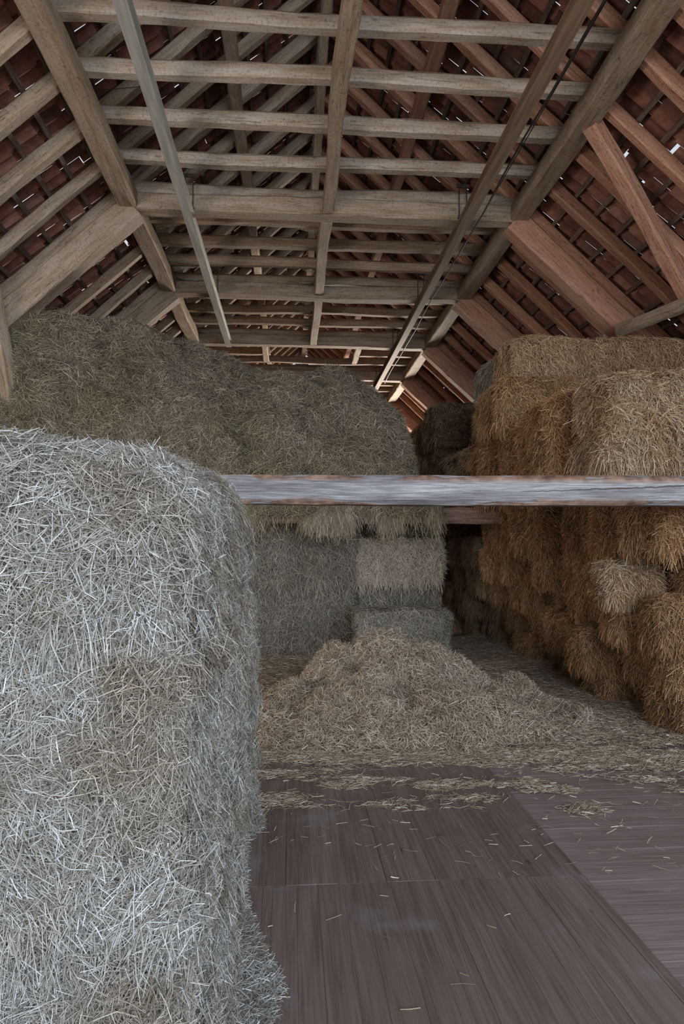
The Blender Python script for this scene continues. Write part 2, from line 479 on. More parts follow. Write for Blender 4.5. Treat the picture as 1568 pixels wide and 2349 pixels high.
def tangent(Nn, rng, down=0.0, aniso=None):
    n = len(Nn)
    R = rng.normal(0, 1, (n, 3))
    if aniso is not None: R = R * np.asarray(aniso)
    T = nrm(R - Nn * (R * Nn).sum(1, keepdims=True))
    if down:
        g = np.zeros((n, 3)); g[:, 2] = -1
        g = g - Nn * (g * Nn).sum(1, keepdims=True)
        T = nrm(T + down * g)
    return T


FACES6 = [((-1, 0, 0), 1, 2), ((1, 0, 0), 1, 2), ((0, -1, 0), 0, 2), ((0, 1, 0), 0, 2), ((0, 0, 1), 0, 1), ((0, 0, -1), 0, 1)]


def block_map(Q, half, r, amp, scale, seed, sag=0.0):
    """points on the surface of the unit cube -> lumpy rounded block (origin at base centre); also normals"""
    p = Q * half
    if isinstance(r, tuple):        # (radius at the top, radius at the bottom)
        t = np.clip((Q[:, 2:3] + 1) / 1.5, 0, 1); t = t * t * (3 - 2 * t)
        r = r[1] + (r[0] - r[1]) * t
    q = np.clip(p, -(half - r), half - r)
    d = nrm(p - q)
    out = q + d * r
    nz = fbm(out + seed * 3.7, scale, 4)
    out = out + d * (nz * amp)[:, None]
    out[:, 2] += half[2]
    return out, d


def block(name, size, mat, nst, rng, r=.06, amp=.03, scale=3.0, weights=(1, .15, 1, .1, .8, .1), Lr=(.06, .16), Wr=(.003, .006),
          down=.5, lift=.35, droop=.15, curl=.1, res=.055, seams=None, fringe=0, sink=.006, clump=0.0, long=0.03, spikes=0):
    half = np.array(size, float) / 2
    sd = float(rng.random() * 50)
    Vs, Qs, Ts = [], [], []; off = 0
    for (ax, i, j) in FACES6:
        k = [a for a in range(3) if a not in (i, j)][0]
        nu = max(3, int(size[i] / res)); nv = max(3, int(size[j] / res))
        u, v = np.meshgrid(np.linspace(-1, 1, nu + 1), np.linspace(-1, 1, nv + 1), indexing='ij')
        Q = np.zeros((u.size, 3)); Q[:, i] = u.ravel(); Q[:, j] = v.ravel(); Q[:, k] = sum(ax)
        P, _ = block_map(Q, half, r, amp, scale, sd)
        a = np.arange((nu + 1) * (nv + 1)).reshape(nu + 1, nv + 1)
        qd = np.stack([a[:-1, :-1], a[1:, :-1], a[1:, 1:], a[:-1, 1:]], -1).reshape(-1, 4)
        flip = (np.cross(np.eye(3)[i], np.eye(3)[j]) @ np.array(ax)) < 0
        if flip: qd = qd[:, ::-1]
        Vs.append(P); Qs.append(qd + off); Ts.append(np.zeros(len(P))); off += len(P)
    # stalks
    area = np.array([size[i] * size[j] for _, i, j in FACES6]) * np.array(weights)
    cnt = rng.multinomial(nst, area / area.sum())
    Qp = []
    for (ax, i, j), c in zip(FACES6, cnt):
        k = [a for a in range(3) if a not in (i, j)][0]
        Q = np.zeros((c, 3)); Q[:, i] = rng.uniform(-1, 1, c); Q[:, j] = rng.uniform(-1, 1, c); Q[:, k] = sum(ax)
        Qp.append(Q)
    Q = np.concatenate(Qp)
    P, Nn = block_map(Q, half, r, amp, scale, sd)
    n = len(P)
    L = rng.uniform(*Lr, n) * np.where(rng.random(n) < long, 1.7, 1.0); W = rng.uniform(*Wr, n)
    T = tangent(Nn, rng, down)
    if clump:                       # neighbouring stalks lie alike
        G = np.stack([fbm(P + 5 + sd, 5.0, 2), fbm(P + 25 + sd, 5.0, 2), fbm(P + 45 + sd, 5.0, 2)], 1)
        T = nrm(T + clump * (G - Nn * (G * Nn).sum(1, keepdims=True)))
    V, q = stalks(P, Nn, T, L, W, rng, lift, droop, curl, sink=sink)
    Vs.append(V); Qs.append(q + off); off += len(V)
    tn = rng.beta(1.9, 2.4, n) * .94 + .06
    Ts.append(np.repeat(tn, 6))
    if fringe:                      # stalks that hang off the lower front edges
        c = fringe
        Q = np.zeros((c, 3)); f = rng.random(c) < .5
        Q[:, 0] = np.where(f, -1, rng.uniform(-1, 1, c)); Q[:, 1] = np.where(f, rng.uniform(-1, 1, c), -1); Q[:, 2] = rng.uniform(-1, -.5, c)
        P, Nn = block_map(Q, half, r, amp, scale, sd)
        T = tangent(Nn, rng, 2.2)
        V, q = stalks(P, Nn, T, rng.uniform(Lr[0], Lr[1] * 1.3, c), rng.uniform(*Wr, c), rng, .6, .3, curl, root=.15, sink=sink)
        Vs.append(V); Qs.append(q + off); off += len(V); Ts.append(np.repeat(rng.beta(2, 2, c) * .94 + .06, 6))
    if spikes:                      # stalks that stand up from the top
        Q = rng.uniform(-1, 1, (spikes, 3)); Q[:, 2] = 1
        P, Nn = block_map(Q, half, r, amp, scale, sd)
        T = nrm(Nn + rng.normal(0, .55, (spikes, 3)))
        V, q = stalks(P, Nn, T, rng.uniform(.04, .095, spikes), rng.uniform(.002, .0036, spikes), rng, .3, 0, .06, root=.25, sink=.003)
        Vs.append(V); Qs.append(q + off); off += len(V); Ts.append(np.repeat(rng.uniform(.6, 1, spikes), 6))
    return build_mesh(name, np.concatenate(Vs), quads=np.concatenate(Qs), mat=mat, tint=np.concatenate(Ts))


def grid_stuff(name, X, Y, Z, mat, nst, rng, Lr, Wr, down=0., lift=.3, droop=.1, curl=.15, clump=.6, clump_s=2.2, extra=None, sink=.008, dens=None, origin=(0, 0, 0), tn_ab=(2, 2)):
    """lumpy surface given by (nu,nv) arrays, covered in stalks"""
    nu, nv = X.shape
    P = np.stack([X, Y, Z], -1)
    a = np.arange(nu * nv).reshape(nu, nv)
    qd = np.stack([a[:-1, :-1], a[1:, :-1], a[1:, 1:], a[:-1, 1:]], -1).reshape(-1, 4)
    p00, p10, p11, p01 = P[:-1, :-1], P[1:, :-1], P[1:, 1:], P[:-1, 1:]
    cr = np.cross(p10 - p00, p01 - p00)
    ar = np.linalg.norm(cr, axis=-1)
    w = ar.copy()
    if dens is not None: w = w * dens(p00)
    idx = rng.choice(w.size, nst, p=w.ravel() / w.sum())
    ii, jj = np.unravel_index(idx, w.shape)
    u = rng.random((nst, 1)); v = rng.random((nst, 1))
    S = p00[ii, jj] * (1 - u) * (1 - v) + p10[ii, jj] * u * (1 - v) + p11[ii, jj] * u * v + p01[ii, jj] * (1 - u) * v
    # smooth normals
    n = np.zeros_like(P); cn = cr / np.maximum(ar[..., None], 1e-9)
    n[:-1, :-1] += cn; n[1:, :-1] += cn; n[1:, 1:] += cn; n[:-1, 1:] += cn
    Nn = nrm(n[ii, jj])
    T = tangent(Nn, rng, down)
    if clump:
        G = np.stack([fbm(S + 5, clump_s, 2), fbm(S + 25, clump_s, 2), fbm(S + 45, clump_s, 2)], 1)
        T = nrm(T + 2 * clump * (G - Nn * (G * Nn).sum(1, keepdims=True)))
    L = rng.uniform(*Lr, nst); W = rng.uniform(*Wr, nst)
    V, q = stalks(S, Nn, T, L, W, rng, lift, droop, curl, sink=sink)
    Vs = [P.reshape(-1, 3), V]; Qs = [qd, q + nu * nv]
    Ts = [np.zeros(nu * nv), np.repeat(rng.beta(*tn_ab, nst) * .94 + .06, 6)]
    off = nu * nv + len(V)
    if extra is not None:
        for (EV, EQ, ET) in extra:
            Vs.append(EV); Qs.append(EQ + off); Ts.append(ET); off += len(EV)
    Va = np.concatenate(Vs) - np.array(origin)
    return build_mesh(name, Va, quads=np.concatenate(Qs), mat=mat, tint=np.concatenate(Ts))


# ------------------------------------------------------------------ barn dimensions
CX = .48                       # middle of the nave
PO = 2.67                      # purlin offset
SL = .93                       # roof slope
MAINS = [6.15 - 1.25, 9.24, 12.33, 15.42, 18.51, 21.6, 24.69]
RY = [5.45, 6.1, 6.84, 7.62, 8.43, 9.24] + [9.24 + .7725 * k for k in range(1, 21)]
Y_END = 26.0


def roof_z(off, lift=0.0):     # underside of rafters
    return 6.32 - SL * (off - PO) + lift


# ------------------------------------------------------------------ floor
def make_floor():
    V = []; Q = []; UV = []; T = []
    rng = np.random.default_rng(11)

    def plank(x0, x1, y0, y1, top, along, tint):
        g = .0004
        x0 += g; x1 -= g; y0 += g; y1 -= g
        b = len(V)
        dz = rng.uniform(-.0012, .0012)
        for z in (top + dz, -.03):
            for (x, y) in ((x0, y0), (x1, y0), (x1, y1), (x0, y1)):
                V.append((x, y, z)); T.append(tint)
        o1, o2 = rng.uniform(0, 40, 2)
        def uvp(i):
            x, y, z = V[i]
            return (y + o1, x + o2 - z) if along == 'y' else (x + o1, y + o2 - z)
        for f in ((0, 1, 2, 3), (0, 4, 5, 1), (1, 5, 6, 2), (2, 6, 7, 3), (3, 7, 4, 0)):
            Q.append([b + k for k in f]); UV.extend(uvp(b + k) for k in f)

    # long boards of the threshing lane
    ys = [-1.2, 1.2, 3.31, 4.34, 7.4, 10.4, 13.4, 16.5]
    for a, c in zip(ys[:-1], ys[1:]):
        x = -3.2
        while x < 1.42:
            w = rng.uniform(.095, .13)
            x2 = min(x + w, 1.42)
            if 1.42 - x2 < .04: x2 = 1.42
            plank(x, x2, a, c, 0, 'y', rng.uniform(.12, .5))
            x = x2
    # cross boards of the side bay
    y = -1.2
    while y < 16:
        w = rng.uniform(.13, .19)
        js = sorted([1.42] + [1.42 + j for j in (rng.uniform(1.6, 2.6), rng.uniform(3.4, 4.4))] + [7.4])
        for a, c in zip(js[:-1], js[1:]):
            plank(a, c, y, y + w, -.012, 'x', rng.uniform(.6, .95))
        y += w
    # far floor
    for (x0, x1, y0, y1) in ((-6.5, -3.2, -1.2, 26), (-3.2, 7.4, 16.5, 26)):
        k = x0
        while k < x1:
            plank(k, min(k + .3, x1), y0, y1, -.004, 'y', .4); k += .3
    # closed underside so nothing shines up between boards
    b = len(V)
    for (x, y) in ((-6.6, -1.3), (7.5, -1.3), (7.5, 26.1), (-6.6, 26.1)):
        V.append((x, y, -.031)); T.append(.0)
    Q.append([b, b + 1, b + 2, b + 3]); UV.extend([(0, 0)] * 4)
    me = build_mesh('floor', V, quads=Q, mat=M_FLOOR, uv=UV, tint=T)
    o = link('floor', me)
    tag(o, 'worn dark plank floor with a lane of long boards beside cross boards', 'floor', kind='structure')


make_floor()


# ------------------------------------------------------------------ roof covering and walls
def make_roof():
    rng = np.random.default_rng(5)
    V = []; Q = []; T = []
    cos = 1 / math.sqrt(1 + SL * SL); sin = SL * cos
    rowh = .355
    tw = .19
    for s in (-1, 1):
        nrow = 27
        for i in range(nrow):
            a0 = i * rowh - .02
            for j in range(int((Y_END + 2.0) / tw)):
                y0 = -1.5 + j * tw
                slip = rng.random() < .02
                tint = rng.random()
                dl = rng.uniform(-.006, .006); sk = rng.uniform(-.012, .012); ln = rowh + .05 + rng.uniform(-.015, .02)
                b = len(V)
                for m in range(2):
                    sl = a0 + m * ln + (.035 + .05 * tint if slip else 0)
                    for k in range(5):
                        v = k / 4
                        hgt = .19 + .045 * math.sin(math.pi * v) + (.0 if m == 0 else .035) + dl
                        off = sl * cos + hgt * sin
                        z = 8.8 + .0 - sl * sin + hgt * cos
                        V.append((CX + s * off, y0 + v * (tw + .006) + sk * m, z)); T.append(tint)
                # lower lip thickness
                for k in range(5):
                    p = V[b + 5 + k]
                    V.append((p[0] - s * .018 * sin, p[1], p[2] - .018 * cos)); T.append(tint)
                for m in range(2):
                    for k in range(4):
                        q = (b + m * 5 + k, b + m * 5 + k + 1, b + (m + 1) * 5 + k + 1, b + (m + 1) * 5 + k)
                        Q.append(q if s < 0 else q[::-1])
    y = -1.5
    while y < Y_END + .6:           # half-round ridge tiles
        b = len(V); t = rng.random()
        for m in range(2):
            for k in range(9):
                a = math.pi * (k / 8)
                V.append((CX + .22 * math.cos(a), y + m * .42, 8.78 + (.19 + .02 * m) * math.sin(a) + .07)); T.append(t)
        for k in range(8): Q.append((b + k, b + k + 1, b + 10 + k, b + 9 + k))
        y += .38
    me = build_mesh('ceiling', V, quads=Q, mat=M_TILE, tint=T)
    o = link('ceiling', me)
    tag(o, 'underside of the red clay tile roof above the rafters', 'roof', kind='structure')


make_roof()


def boards_wall(name, axis, pos, a0, a1, ztop, label, gaps=()):
    """vertical board wall; axis 'y' = runs along y at x=pos, axis 'x' = runs along x at y=pos; gaps = gate or added openings (a,b,h)"""
    rng = np.random.default_rng(21)
    V = []; Q = []; UV = []
    a = a0
    while a < a1:
        w = rng.uniform(.2, .28); b = min(a + w, a1)
        mid = (a + b) / 2
        z0 = max([g[2] for g in gaps if g[0] < mid < g[1]], default=0.0)
        zt = ztop(mid) if callable(ztop) else ztop
        if zt - z0 > .05:
            base = len(V); t = rng.uniform(.022, .03)
            for d in (-t / 2, t / 2):
                for (q, z) in ((a + .003, z0), (b - .003, z0), (b - .003, zt), (a + .003, zt)):
                    V.append((pos + d, q, z) if axis == 'y' else (q, pos + d, z))
            ou = rng.uniform(0, 30)
            for f in ((0, 1, 2, 3), (7, 6, 5, 4), (0, 4, 5, 1), (1, 5, 6, 2), (2, 6, 7, 3), (3, 7, 4, 0)):
                Q.append([base + k for k in f])
                UV.extend((V[base + k][2] + ou, (V[base + k][1] if axis == 'y' else V[base + k][0]) + ou) for k in f)
        a = b
    me = build_mesh(name, V, quads=Q, mat=M_WALL, uv=UV)
    tag(link(name, me), label, 'wall', kind='structure')


boards_wall('wall_left', 'y', CX - 7.0, -1.3, 26, 2.45, 'dark board side wall under the left eave', gaps=((-.4, 5.4, 2.3),))  # this unseen opening is made up, for the added fill lamp from the left
boards_wall('wall_right', 'y', CX + 7.0, -1.3, 26, 2.45, 'dark board side wall under the right eave')
boards_wall('wall_back', 'x', Y_END, CX - 7.0, CX + 7.0, lambda x: 8.75 - SL * abs(x - CX), 'board gable wall at the far end with a gate opening', gaps=((1.8, 6.0, 2.5),))

# ------------------------------------------------------------------ roof timbers
SIDE = {-1: 'left', 1: 'right'}
for i, y in enumerate(RY):
    main = any(abs(y - m) < .02 for m in MAINS)
    for s in (-1, 1):
        w, h = (.17, .18) if main else (RNG.uniform(.115, .15), RNG.uniform(.14, .17))
        zc = h / 2 * math.sqrt(1 + SL * SL)
        p0 = (CX + s * .06, y + RNG.uniform(-.02, .02), roof_z(.06, zc))
        p1 = (CX + s * 7.05, y + RNG.uniform(-.04, .04), roof_z(7.05, zc))
        mat = M_RED if s > 0 else M_BROWN
        beam('rafter', p0, p1, w, h, mat, f'bare timber rafter on the {SIDE[s]} roof slope, {ORD[i]} counted from the front', 'rafter',
             f'rafters of the {SIDE[s]} roof slope', wob=.009)
    # collar beam across the nave
    hatch = 15.5 < y < 17.6
    zb = 6.34
    h = RNG.uniform(.15, .17); w = RNG.uniform(.17, .20)
    dx = RNG.uniform(-.04, .04); dz = RNG.uniform(-.02, .02)
    if not hatch:
        o = beam('collar_beam', (CX - 2.78 + dx, y, zb + h / 2), (CX + 2.78 + dx, y, zb + h / 2 + dz * .3), w, h, M_GREY if y < 9.4 else M_BROWN,
                 f'weathered collar beam across the nave, {ORD[i]} counted from the front', 'beam', 'collar beams across the nave', wob=.010, cham=.24, chip=.006)
    else:
        for s, nm in ((-1, 'left'), (1, 'right')):
            beam('collar_beam', (CX + s * 2.78, y, zb + h / 2), (CX + s * 1.22, y, zb + h / 2), w, h, M_BROWN,
                 f'short collar beam {nm} of the far roof hatch, {ORD[i]} from the front', 'beam', 'collar beams across the nave', wob=.01, cham=.2)

for s, nm in ((-1, 'left'), (1, 'right')):
    beam('trimmer_beam', (CX + s * 1.14, 15.55, 6.42), (CX + s * 1.14, 17.68, 6.42), .16, .16, M_BROWN,
         f'short {nm} trimmer timber at the side of the far roof hatch', 'beam', 'trimmers of the far roof hatch')

for k, y in enumerate(MAINS):
    if k == 0: continue
    beam('straining_beam', (CX - 2.72, y, 6.215), (CX + 2.72, y, 6.215), .25, .235, M_BROWN,
         f'thick straining beam under the collars at the {ORD[k - 1]} main truss from the front', 'beam', 'straining beams of the main trusses', wob=.012, cham=.1)
    for s in (-1, 1):
        c = .232
        a = (CX + s * 2.62, y, roof_z(2.62, -c)); b = (CX + s * 6.7, y, roof_z(6.7, -c))
        beam('principal_post', a, b, .26, .33, M_RED if s > 0 else M_BROWN,
             f'broad sloping principal timber under the {SIDE[s]} roof at the {ORD[k - 1]} main truss', 'post', f'principal timbers on the {SIDE[s]} side', wob=.008, cham=.07)

# purlins, one length per bay
PUR = [(-1, CX - PO, .25, M_BROWN, 'left'), (0, CX + .0, .16, M_BROWN, 'middle'), (1, CX + PO, .25, M_BROWN, 'right')]
for s, x, w, mat, nm in PUR:
    for k in range(len(MAINS) - 1):
        if s == 0 and 3 <= k: continue
        y0 = MAINS[k] + .14 if k else 3.2
        y1 = MAINS[k + 1] - .14
        beam('purlin', (x, y0, 6.22), (x, y1, 6.22), w, .22, mat, f'{nm} purlin under the collar beams in the {ORD[k]} bay from the front', 'beam',
             f'{nm} purlin lengths', wob=.01, cham=.08)
for s in (-1, 1):
    beam('upper_purlin', (CX + s * 1.23, 3, roof_z(1.23) - .12), (CX + s * 1.23, 25.5, roof_z(1.23) - .12), .16, .18, M_BROWN if s < 0 else M_RED,
         f'upper {SIDE[s]} purlin high above the collar beams under the rafters', 'beam')
beam('ridge_beam', (CX - .06, 3, 8.5), (CX - .06, 25.5, 8.5), .15, .2, M_BROWN, 'ridge beam at the very top of the roof', 'beam')

# roof battens
cosr = 1 / math.sqrt(1 + SL * SL)
for s in (-1, 1):
    for i in range(25):
        sl = .25 + i * .355
        off = sl * cosr + .185 * SL * cosr
        z = 8.8 - sl * SL * cosr + .185 * cosr
        nrm_up = (s * SL * cosr, 0, cosr)
        beam('roof_batten', (CX + s * off, 2.5, z), (CX + s * off, 25.5, z), .055, .032, M_BATTEN,
             f'thin roof batten under the tiles of the {SIDE[s]} slope, {ORD[i]} below the ridge', 'batten', f'tile battens of the {SIDE[s]} slope', up=nrm_up, wob=.008)

# braces and odd timbers
beam('wind_brace', (CX + 2.72, 6.95, roof_z(2.72) - .14), (CX + 6.4, 8.98, roof_z(6.4) - .14), .17, .2, M_RED,
     'wide reddish wind brace running aslant under the right rafters', 'brace', wob=.01)
beam('side_rail', (5.05, 5.2, 4.32), (4.52, 9.05, 4.58), .12, .15, M_BROWN, 'straight plank rail running to the right principal timber above the bales', 'rail beam')
beam('side_rail', (4.52, 9.42, 4.58), (4.4, 12.15, 4.5), .11, .13, M_BROWN, 'plank rail behind the right principal timber just above the bales', 'rail beam')
beam('leaning_post', at(-25, 640, 8.75), at(36, 985, 9.12), 0.17, .2, M_BROWN, 'brownish leaning post with a crack at the left edge of the hay heap', 'post')
beam('knee_brace', at(38, 690, 9.75), at(112, 765, 10.0), .12, .16, M_BROWN, 'short knee brace sinking into the hay heap on the left', 'brace')
beam('rafter_strut', at(1216, 550, 10.2), at(1300, 730, 11.4), .06, .09, M_BROWN, 'thin loose lath aslant between the right rafters behind the principal', 'lath')

# ------------------------------------------------------------------ cobwebs in the corners of the beams
mw, nt, b = new_mat('dusty_cobweb')
tc = N(nt, 'ShaderNodeTexCoord'); nn = N(nt, 'ShaderNodeTexNoise'); nn.inputs['Scale'].default_value = 30; nn.inputs['Detail'].default_value = 5
nt.links.new(tc.outputs['Object'], nn.inputs['Vector'])
r_ = ramp(nt, [(.3, (.20, .165, .125)), (.7, (.38, .325, .26))]); nt.links.new(nn.outputs[0], r_.inputs[0]); nt.links.new(r_.outputs[0], b.inputs['Base Color'])
ra = ramp(nt, [(.3, (.55, .55, .55)), (.5, (.95, .95, .95))]); nt.links.new(nn.outputs[0], ra.inputs[0]); nt.links.new(ra.outputs[0], b.inputs['Alpha'])
b.inputs['Roughness'].default_value = .95


def cobweb(x, y, z, sx, sy, a, c, label, grp):
    V = [(0, 0, 0)]; n = 7; f = []
    rows = 4
    for j in range(1, rows + 1):
        for k in range(n + 1):
            t = k / n * math.pi / 2
            # concave outer rim: quarter of an astroid-like arc
            px, py = a * (1 - math.sin(t)) ** 1.15, c * (1 - math.cos(t)) ** 1.15
            q = j / rows
            V.append((sx * px * q, sy * py * q, -.05 * math.sin(math.pi * k / n) * q + RNG.uniform(-.004, .004)))
    for k in range(n): f.append((0, 1 + k, 2 + k))
    for j in range(rows - 1):
        for k in range(n):
            p = 1 + j * (n + 1) + k
            f.append((p, p + n + 1, p + n + 2, p + 1))
    me = build_mesh('cobweb', V, faces=f, mat=mw, smooth=True)
    tag(link('cobweb', me, (x, y, z)), label, 'cobweb', grp)


for i, y in enumerate(RY):
    if not (9.0 < y < 15.6): continue
    main = any(abs(y - m) < .02 for m in MAINS)
    for sy, w in ((-1, 'near'), (1, 'far')):
        if y < 9.5 and sy < 0: continue
        off = .12 if main else .10
        if RNG.random() < .85:
            cobweb(CX - PO + .12, y + sy * off, 6.36, 1, sy, RNG.uniform(.3, .55), RNG.uniform(.22, .34), f'dusty cobweb between left purlin and {w} side of the {ORD[i]} collar beam', 'cobwebs on the left purlin')
        if RNG.random() < .6:
            cobweb(CX - .08, y + sy * off, 6.36, -1, sy, RNG.uniform(.18, .35), RNG.uniform(.15, .25), f'dusty cobweb between middle purlin and {w} side of the {ORD[i]} collar beam', 'cobwebs on the middle purlin')

# ------------------------------------------------------------------ tie beams
tie = beam('tie_beam', (CX - 6.2, 4.95, 1.99), (CX + 6.9, 4.95, 2.0), .22, .215, M_TIE, 'silver-grey weathered tie beam spanning the bay in front of the hay', 'beam', wob=.006, cham=.16, chip=.006)
beam('tie_beam', (CX - 6.2, 9.24, 1.99), (2.95, 9.24, 2.0), .22, .22, M_TIE2, 'reddish brown tie beam behind hanging hay at the back', 'beam', wob=.008)

# ------------------------------------------------------------------ hoist rails and wires
def i_rail(name, x, y0, y1, zb, mat, label, bmat, brackets):
    root = bpy.data.objects.new(name, None); COL.objects.link(root); root.location = (x, y0, zb)
    tag(root, label, 'rail')
    a, t, w, h = .058, .014, .008, .17
    prof = [(-a, 0), (a, 0), (a, t), (w, t), (w, h - t), (a, h - t), (a, h), (-a, h), (-a, h - t), (-w, h - t), (-w, t), (-a, t)]
    r = extrude_profile('rail', prof, (x, y0, zb), (x, y1, zb), mat)
    r.parent = root; r.matrix_parent_inverse = Matrix.Translation((-x, -y0, -zb))
    for y in brackets:
        # a bent iron strap: two legs and a cross plate over the beam
        V = []; f = []
        def bx(x0, x1, yy0, yy1, z0, z1):
            b = len(V)
            for zz in (z0, z1):
                for (xx, yv) in ((x0, yy0), (x1, yy0), (x1, yy1), (x0, yy1)): V.append((xx, yv, zz))
            for q in ((0, 3, 2, 1), (4, 5, 6, 7), (0, 1, 5, 4), (1, 2, 6, 5), (2, 3, 7, 6), (3, 0, 4, 7)): f.append([b + k for k in q])
        for dx in (-.06, .045):
            bx(dx, dx + .016, -.155, -.145, h - .01, .62)
        bx(-.085, .085, -.162, -.14, h + .42, h + .47)
        bx(-.07, .07, -.16, .02, h - .002, h + .012)
        me = build_mesh('hanger_bracket', V, faces=f, mat=bmat)
        b = link('hanger_bracket', me, (x, y, zb)); b.parent = root; b.matrix_parent_inverse = Matrix.Translation((-x, -y0, -zb))
    return root


i_rail('steel_rail', -1.385, 3.0, 15.0, 5.94, M_RAILW, 'pale steel hoist rail hung under the collars on the left', M_IRON, [9.24, 12.33])
i_rail('steel_rail', 2.345, 3.0, 20.2, 5.94, M_RAILR, 'rusty brown hoist rail hung under the collars on the right', M_IRON, [9.24, 12.33, 15.42, 18.51])
tube('cable', [(2.5 + .012 * math.sin(k), 3 + .8 * k, 5.99 - .02 * (k % 3 == 1)) for k in range(20)], .011, M_CABLE, 'black cable running alongside the rusty right hoist rail', 'cable')
tube('cable', [(2.56, 3 + .8 * k, 6.06) for k in range(10)], .006, M_CABLE, 'thin second cable beside the black cable on the right', 'cable')
tube('wire', [at(45, 212, 7.2), at(110, 214, 7.22), at(200, 209, 7.25), at(300, 201, 7.3), at(332, 197, 7.3)], .004, M_IRON, 'thin wire crossing the left purlin to the pale rail', 'wire')
tube('wire', [at(1268, 246, 7.0), at(1300, 262, 7.0), at(1350, 276, 7.0), at(1400, 282, 7.02), at(1432, 284, 7.05)], .004, M_IRON, 'thin wire crossing the right purlin near the cables', 'wire')

# ------------------------------------------------------------------ big pale straw bales at the left
rs = np.random.default_rng(100)
near = [(.0, .64, -1.205, 1.9, 'bottom bale of the big pale straw stack at the left', 150000, .0, .10),
        (.61, .76, -1.215, 1.93, 'middle bale of the big pale straw stack at the left', 190000, .0, .10),
        (1.335, .54, -1.235, 1.92, 'top bale of the big pale straw stack at the left', 210000, .036, (.24, .08))]
for (z, h, xc, wx, lab, ns, rx, rr) in near:
    me = block('straw_bale', (wx, 2.62, h), M_PALE, ns, rs, r=rr, amp=.05, scale=4.2, weights=(.01, 1.1, 1.6, .06, 1.0 if z > 1 else .06, .02),
               Lr=(.025, .078), Wr=(.0011, .0026), down=.35, lift=.65, droop=.10, curl=.16, sink=.016, clump=.6, long=.06, res=.035, fringe=6000, spikes=260 if rx else 0)
    o = link('straw_bale', me, (xc, 2.94, z + (.012 if rx else 0)), None, (rx, -.025 if rx else 0, 0))
    tag(o, lab, 'bale', 'pale straw bales at the left')

# pale straw apron that has fallen along the stack
def floor_straw(name, pts_fn, n, mat, rng, Lr, Wr, label, h=.012, aniso=(1, 1, 0), lift=.12, tn=(2, 2), group=None, cat='straw', origin=(0, 0, 0)):
    P = pts_fn(rng, n)
    n = len(P)
    Nn = np.zeros((n, 3)); Nn[:, 2] = 1
    T = tangent(Nn, rng, 0, aniso)
    V, q = stalks(P, Nn, T, rng.uniform(*Lr, n), rng.uniform(*Wr, n), rng, lift, .0, .10, sink=h * .3, root=.5)
    V[:, 2] = np.maximum(V[:, 2], .002)
    me = build_mesh(name, V - np.array(origin), quads=q, mat=mat, tint=np.repeat(rng.beta(*tn, n) * .94 + .06, 6))
    return tag(link(name, me, origin), label, cat, group, 'stuff')


def apron(rng, n):
    y = rng.uniform(1.9, 4.4, n)
    edge = -.235 + .055 * np.exp(-((y - 4.0) / .22) ** 2) + .15 * np.exp(-((y - 2.62) / .33) ** 2) + .09 * np.exp(-((y - 2.2) / .3) ** 2) + .02 * fbm(np.stack([y, y * 0, y * 0], 1), 4)
    t = rng.random(n) ** 1.35
    x = -.32 + (edge + .32) * t * 1.05
    z = .005 + .20 * (1 - t) ** 1.2 * rng.random(n) ** .5 + .02 * rng.random(n)
    return np.stack([x, y, z], 1)


floor_straw('fallen_straw', apron, 30000, M_PALE, np.random.default_rng(8), (.035, .09), (.0014, .003), 'loose pale straw fallen on the floor along the big left stack', lift=.5, tn=(2, 2.4))

# ------------------------------------------------------------------ right-hand stack of small straw bales
vr = np.random.default_rng(33)
BW, BL, BH = .5, .92, .385
variants = [block('straw_bale', (BL, BW, BH), M_GOLD, 12000, vr, r=.075, amp=.05, scale=5.5, weights=(1.3, .05, 1, .1, .7, .05), Lr=(.05, .12), Wr=(.0028, .0052),
                  down=.55, lift=.95, droop=.3, curl=.10, fringe=1600, sink=.014, clump=.55) for _ in range(6)]
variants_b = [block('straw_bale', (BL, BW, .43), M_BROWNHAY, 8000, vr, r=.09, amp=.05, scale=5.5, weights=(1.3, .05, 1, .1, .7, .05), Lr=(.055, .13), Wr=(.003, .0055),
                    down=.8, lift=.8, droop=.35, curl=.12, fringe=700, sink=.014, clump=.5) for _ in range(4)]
#         course: x of the exposed ends, first y, last y
COURSES = [(3.33, 5.62, 10.4), (3.27, 5.5, 10.4), (3.14, 5.6, 10.3), (2.98, 5.5, 10.3)]
CN = ['floor course', 'second course', 'third course', 'fourth course']
for c, (xf, ya, yb) in enumerate(COURSES):
    y = ya + (c % 2) * .12; i = 0
    while y < yb:
        jx = vr.uniform(-.2, .2); rz = vr.uniform(-.2, .2)
        if c < 2 and i < 3: jx -= .22
        if c == 2 and i in (2, 5): jx += .22
        if c == 3 and i == 0: jx = .35
        o = link('straw_bale', variants[vr.integers(6)], (xf + BL / 2 + jx, y, c * BH + .002), None, (0, 0, rz))
        tag(o, f'small golden straw bale in the right stack, {CN[c]}, {ORD[i]} from the front', 'bale', 'small straw bales of the right stack')
        y += BW + vr.choice((.01, .03, .06, .14)); i += 1
# the part of the stack further back
for c in range(4):
    y = 10.75; i = 0
    while y < 13.6:
        if c == 3 and 12.0 < y < 12.7: y += .55; continue
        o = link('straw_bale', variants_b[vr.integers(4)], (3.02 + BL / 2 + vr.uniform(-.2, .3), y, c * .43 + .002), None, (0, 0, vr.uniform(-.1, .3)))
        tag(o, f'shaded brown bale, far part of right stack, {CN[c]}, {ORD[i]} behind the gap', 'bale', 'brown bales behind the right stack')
        y += BW + vr.uniform(.02, .12); i += 1


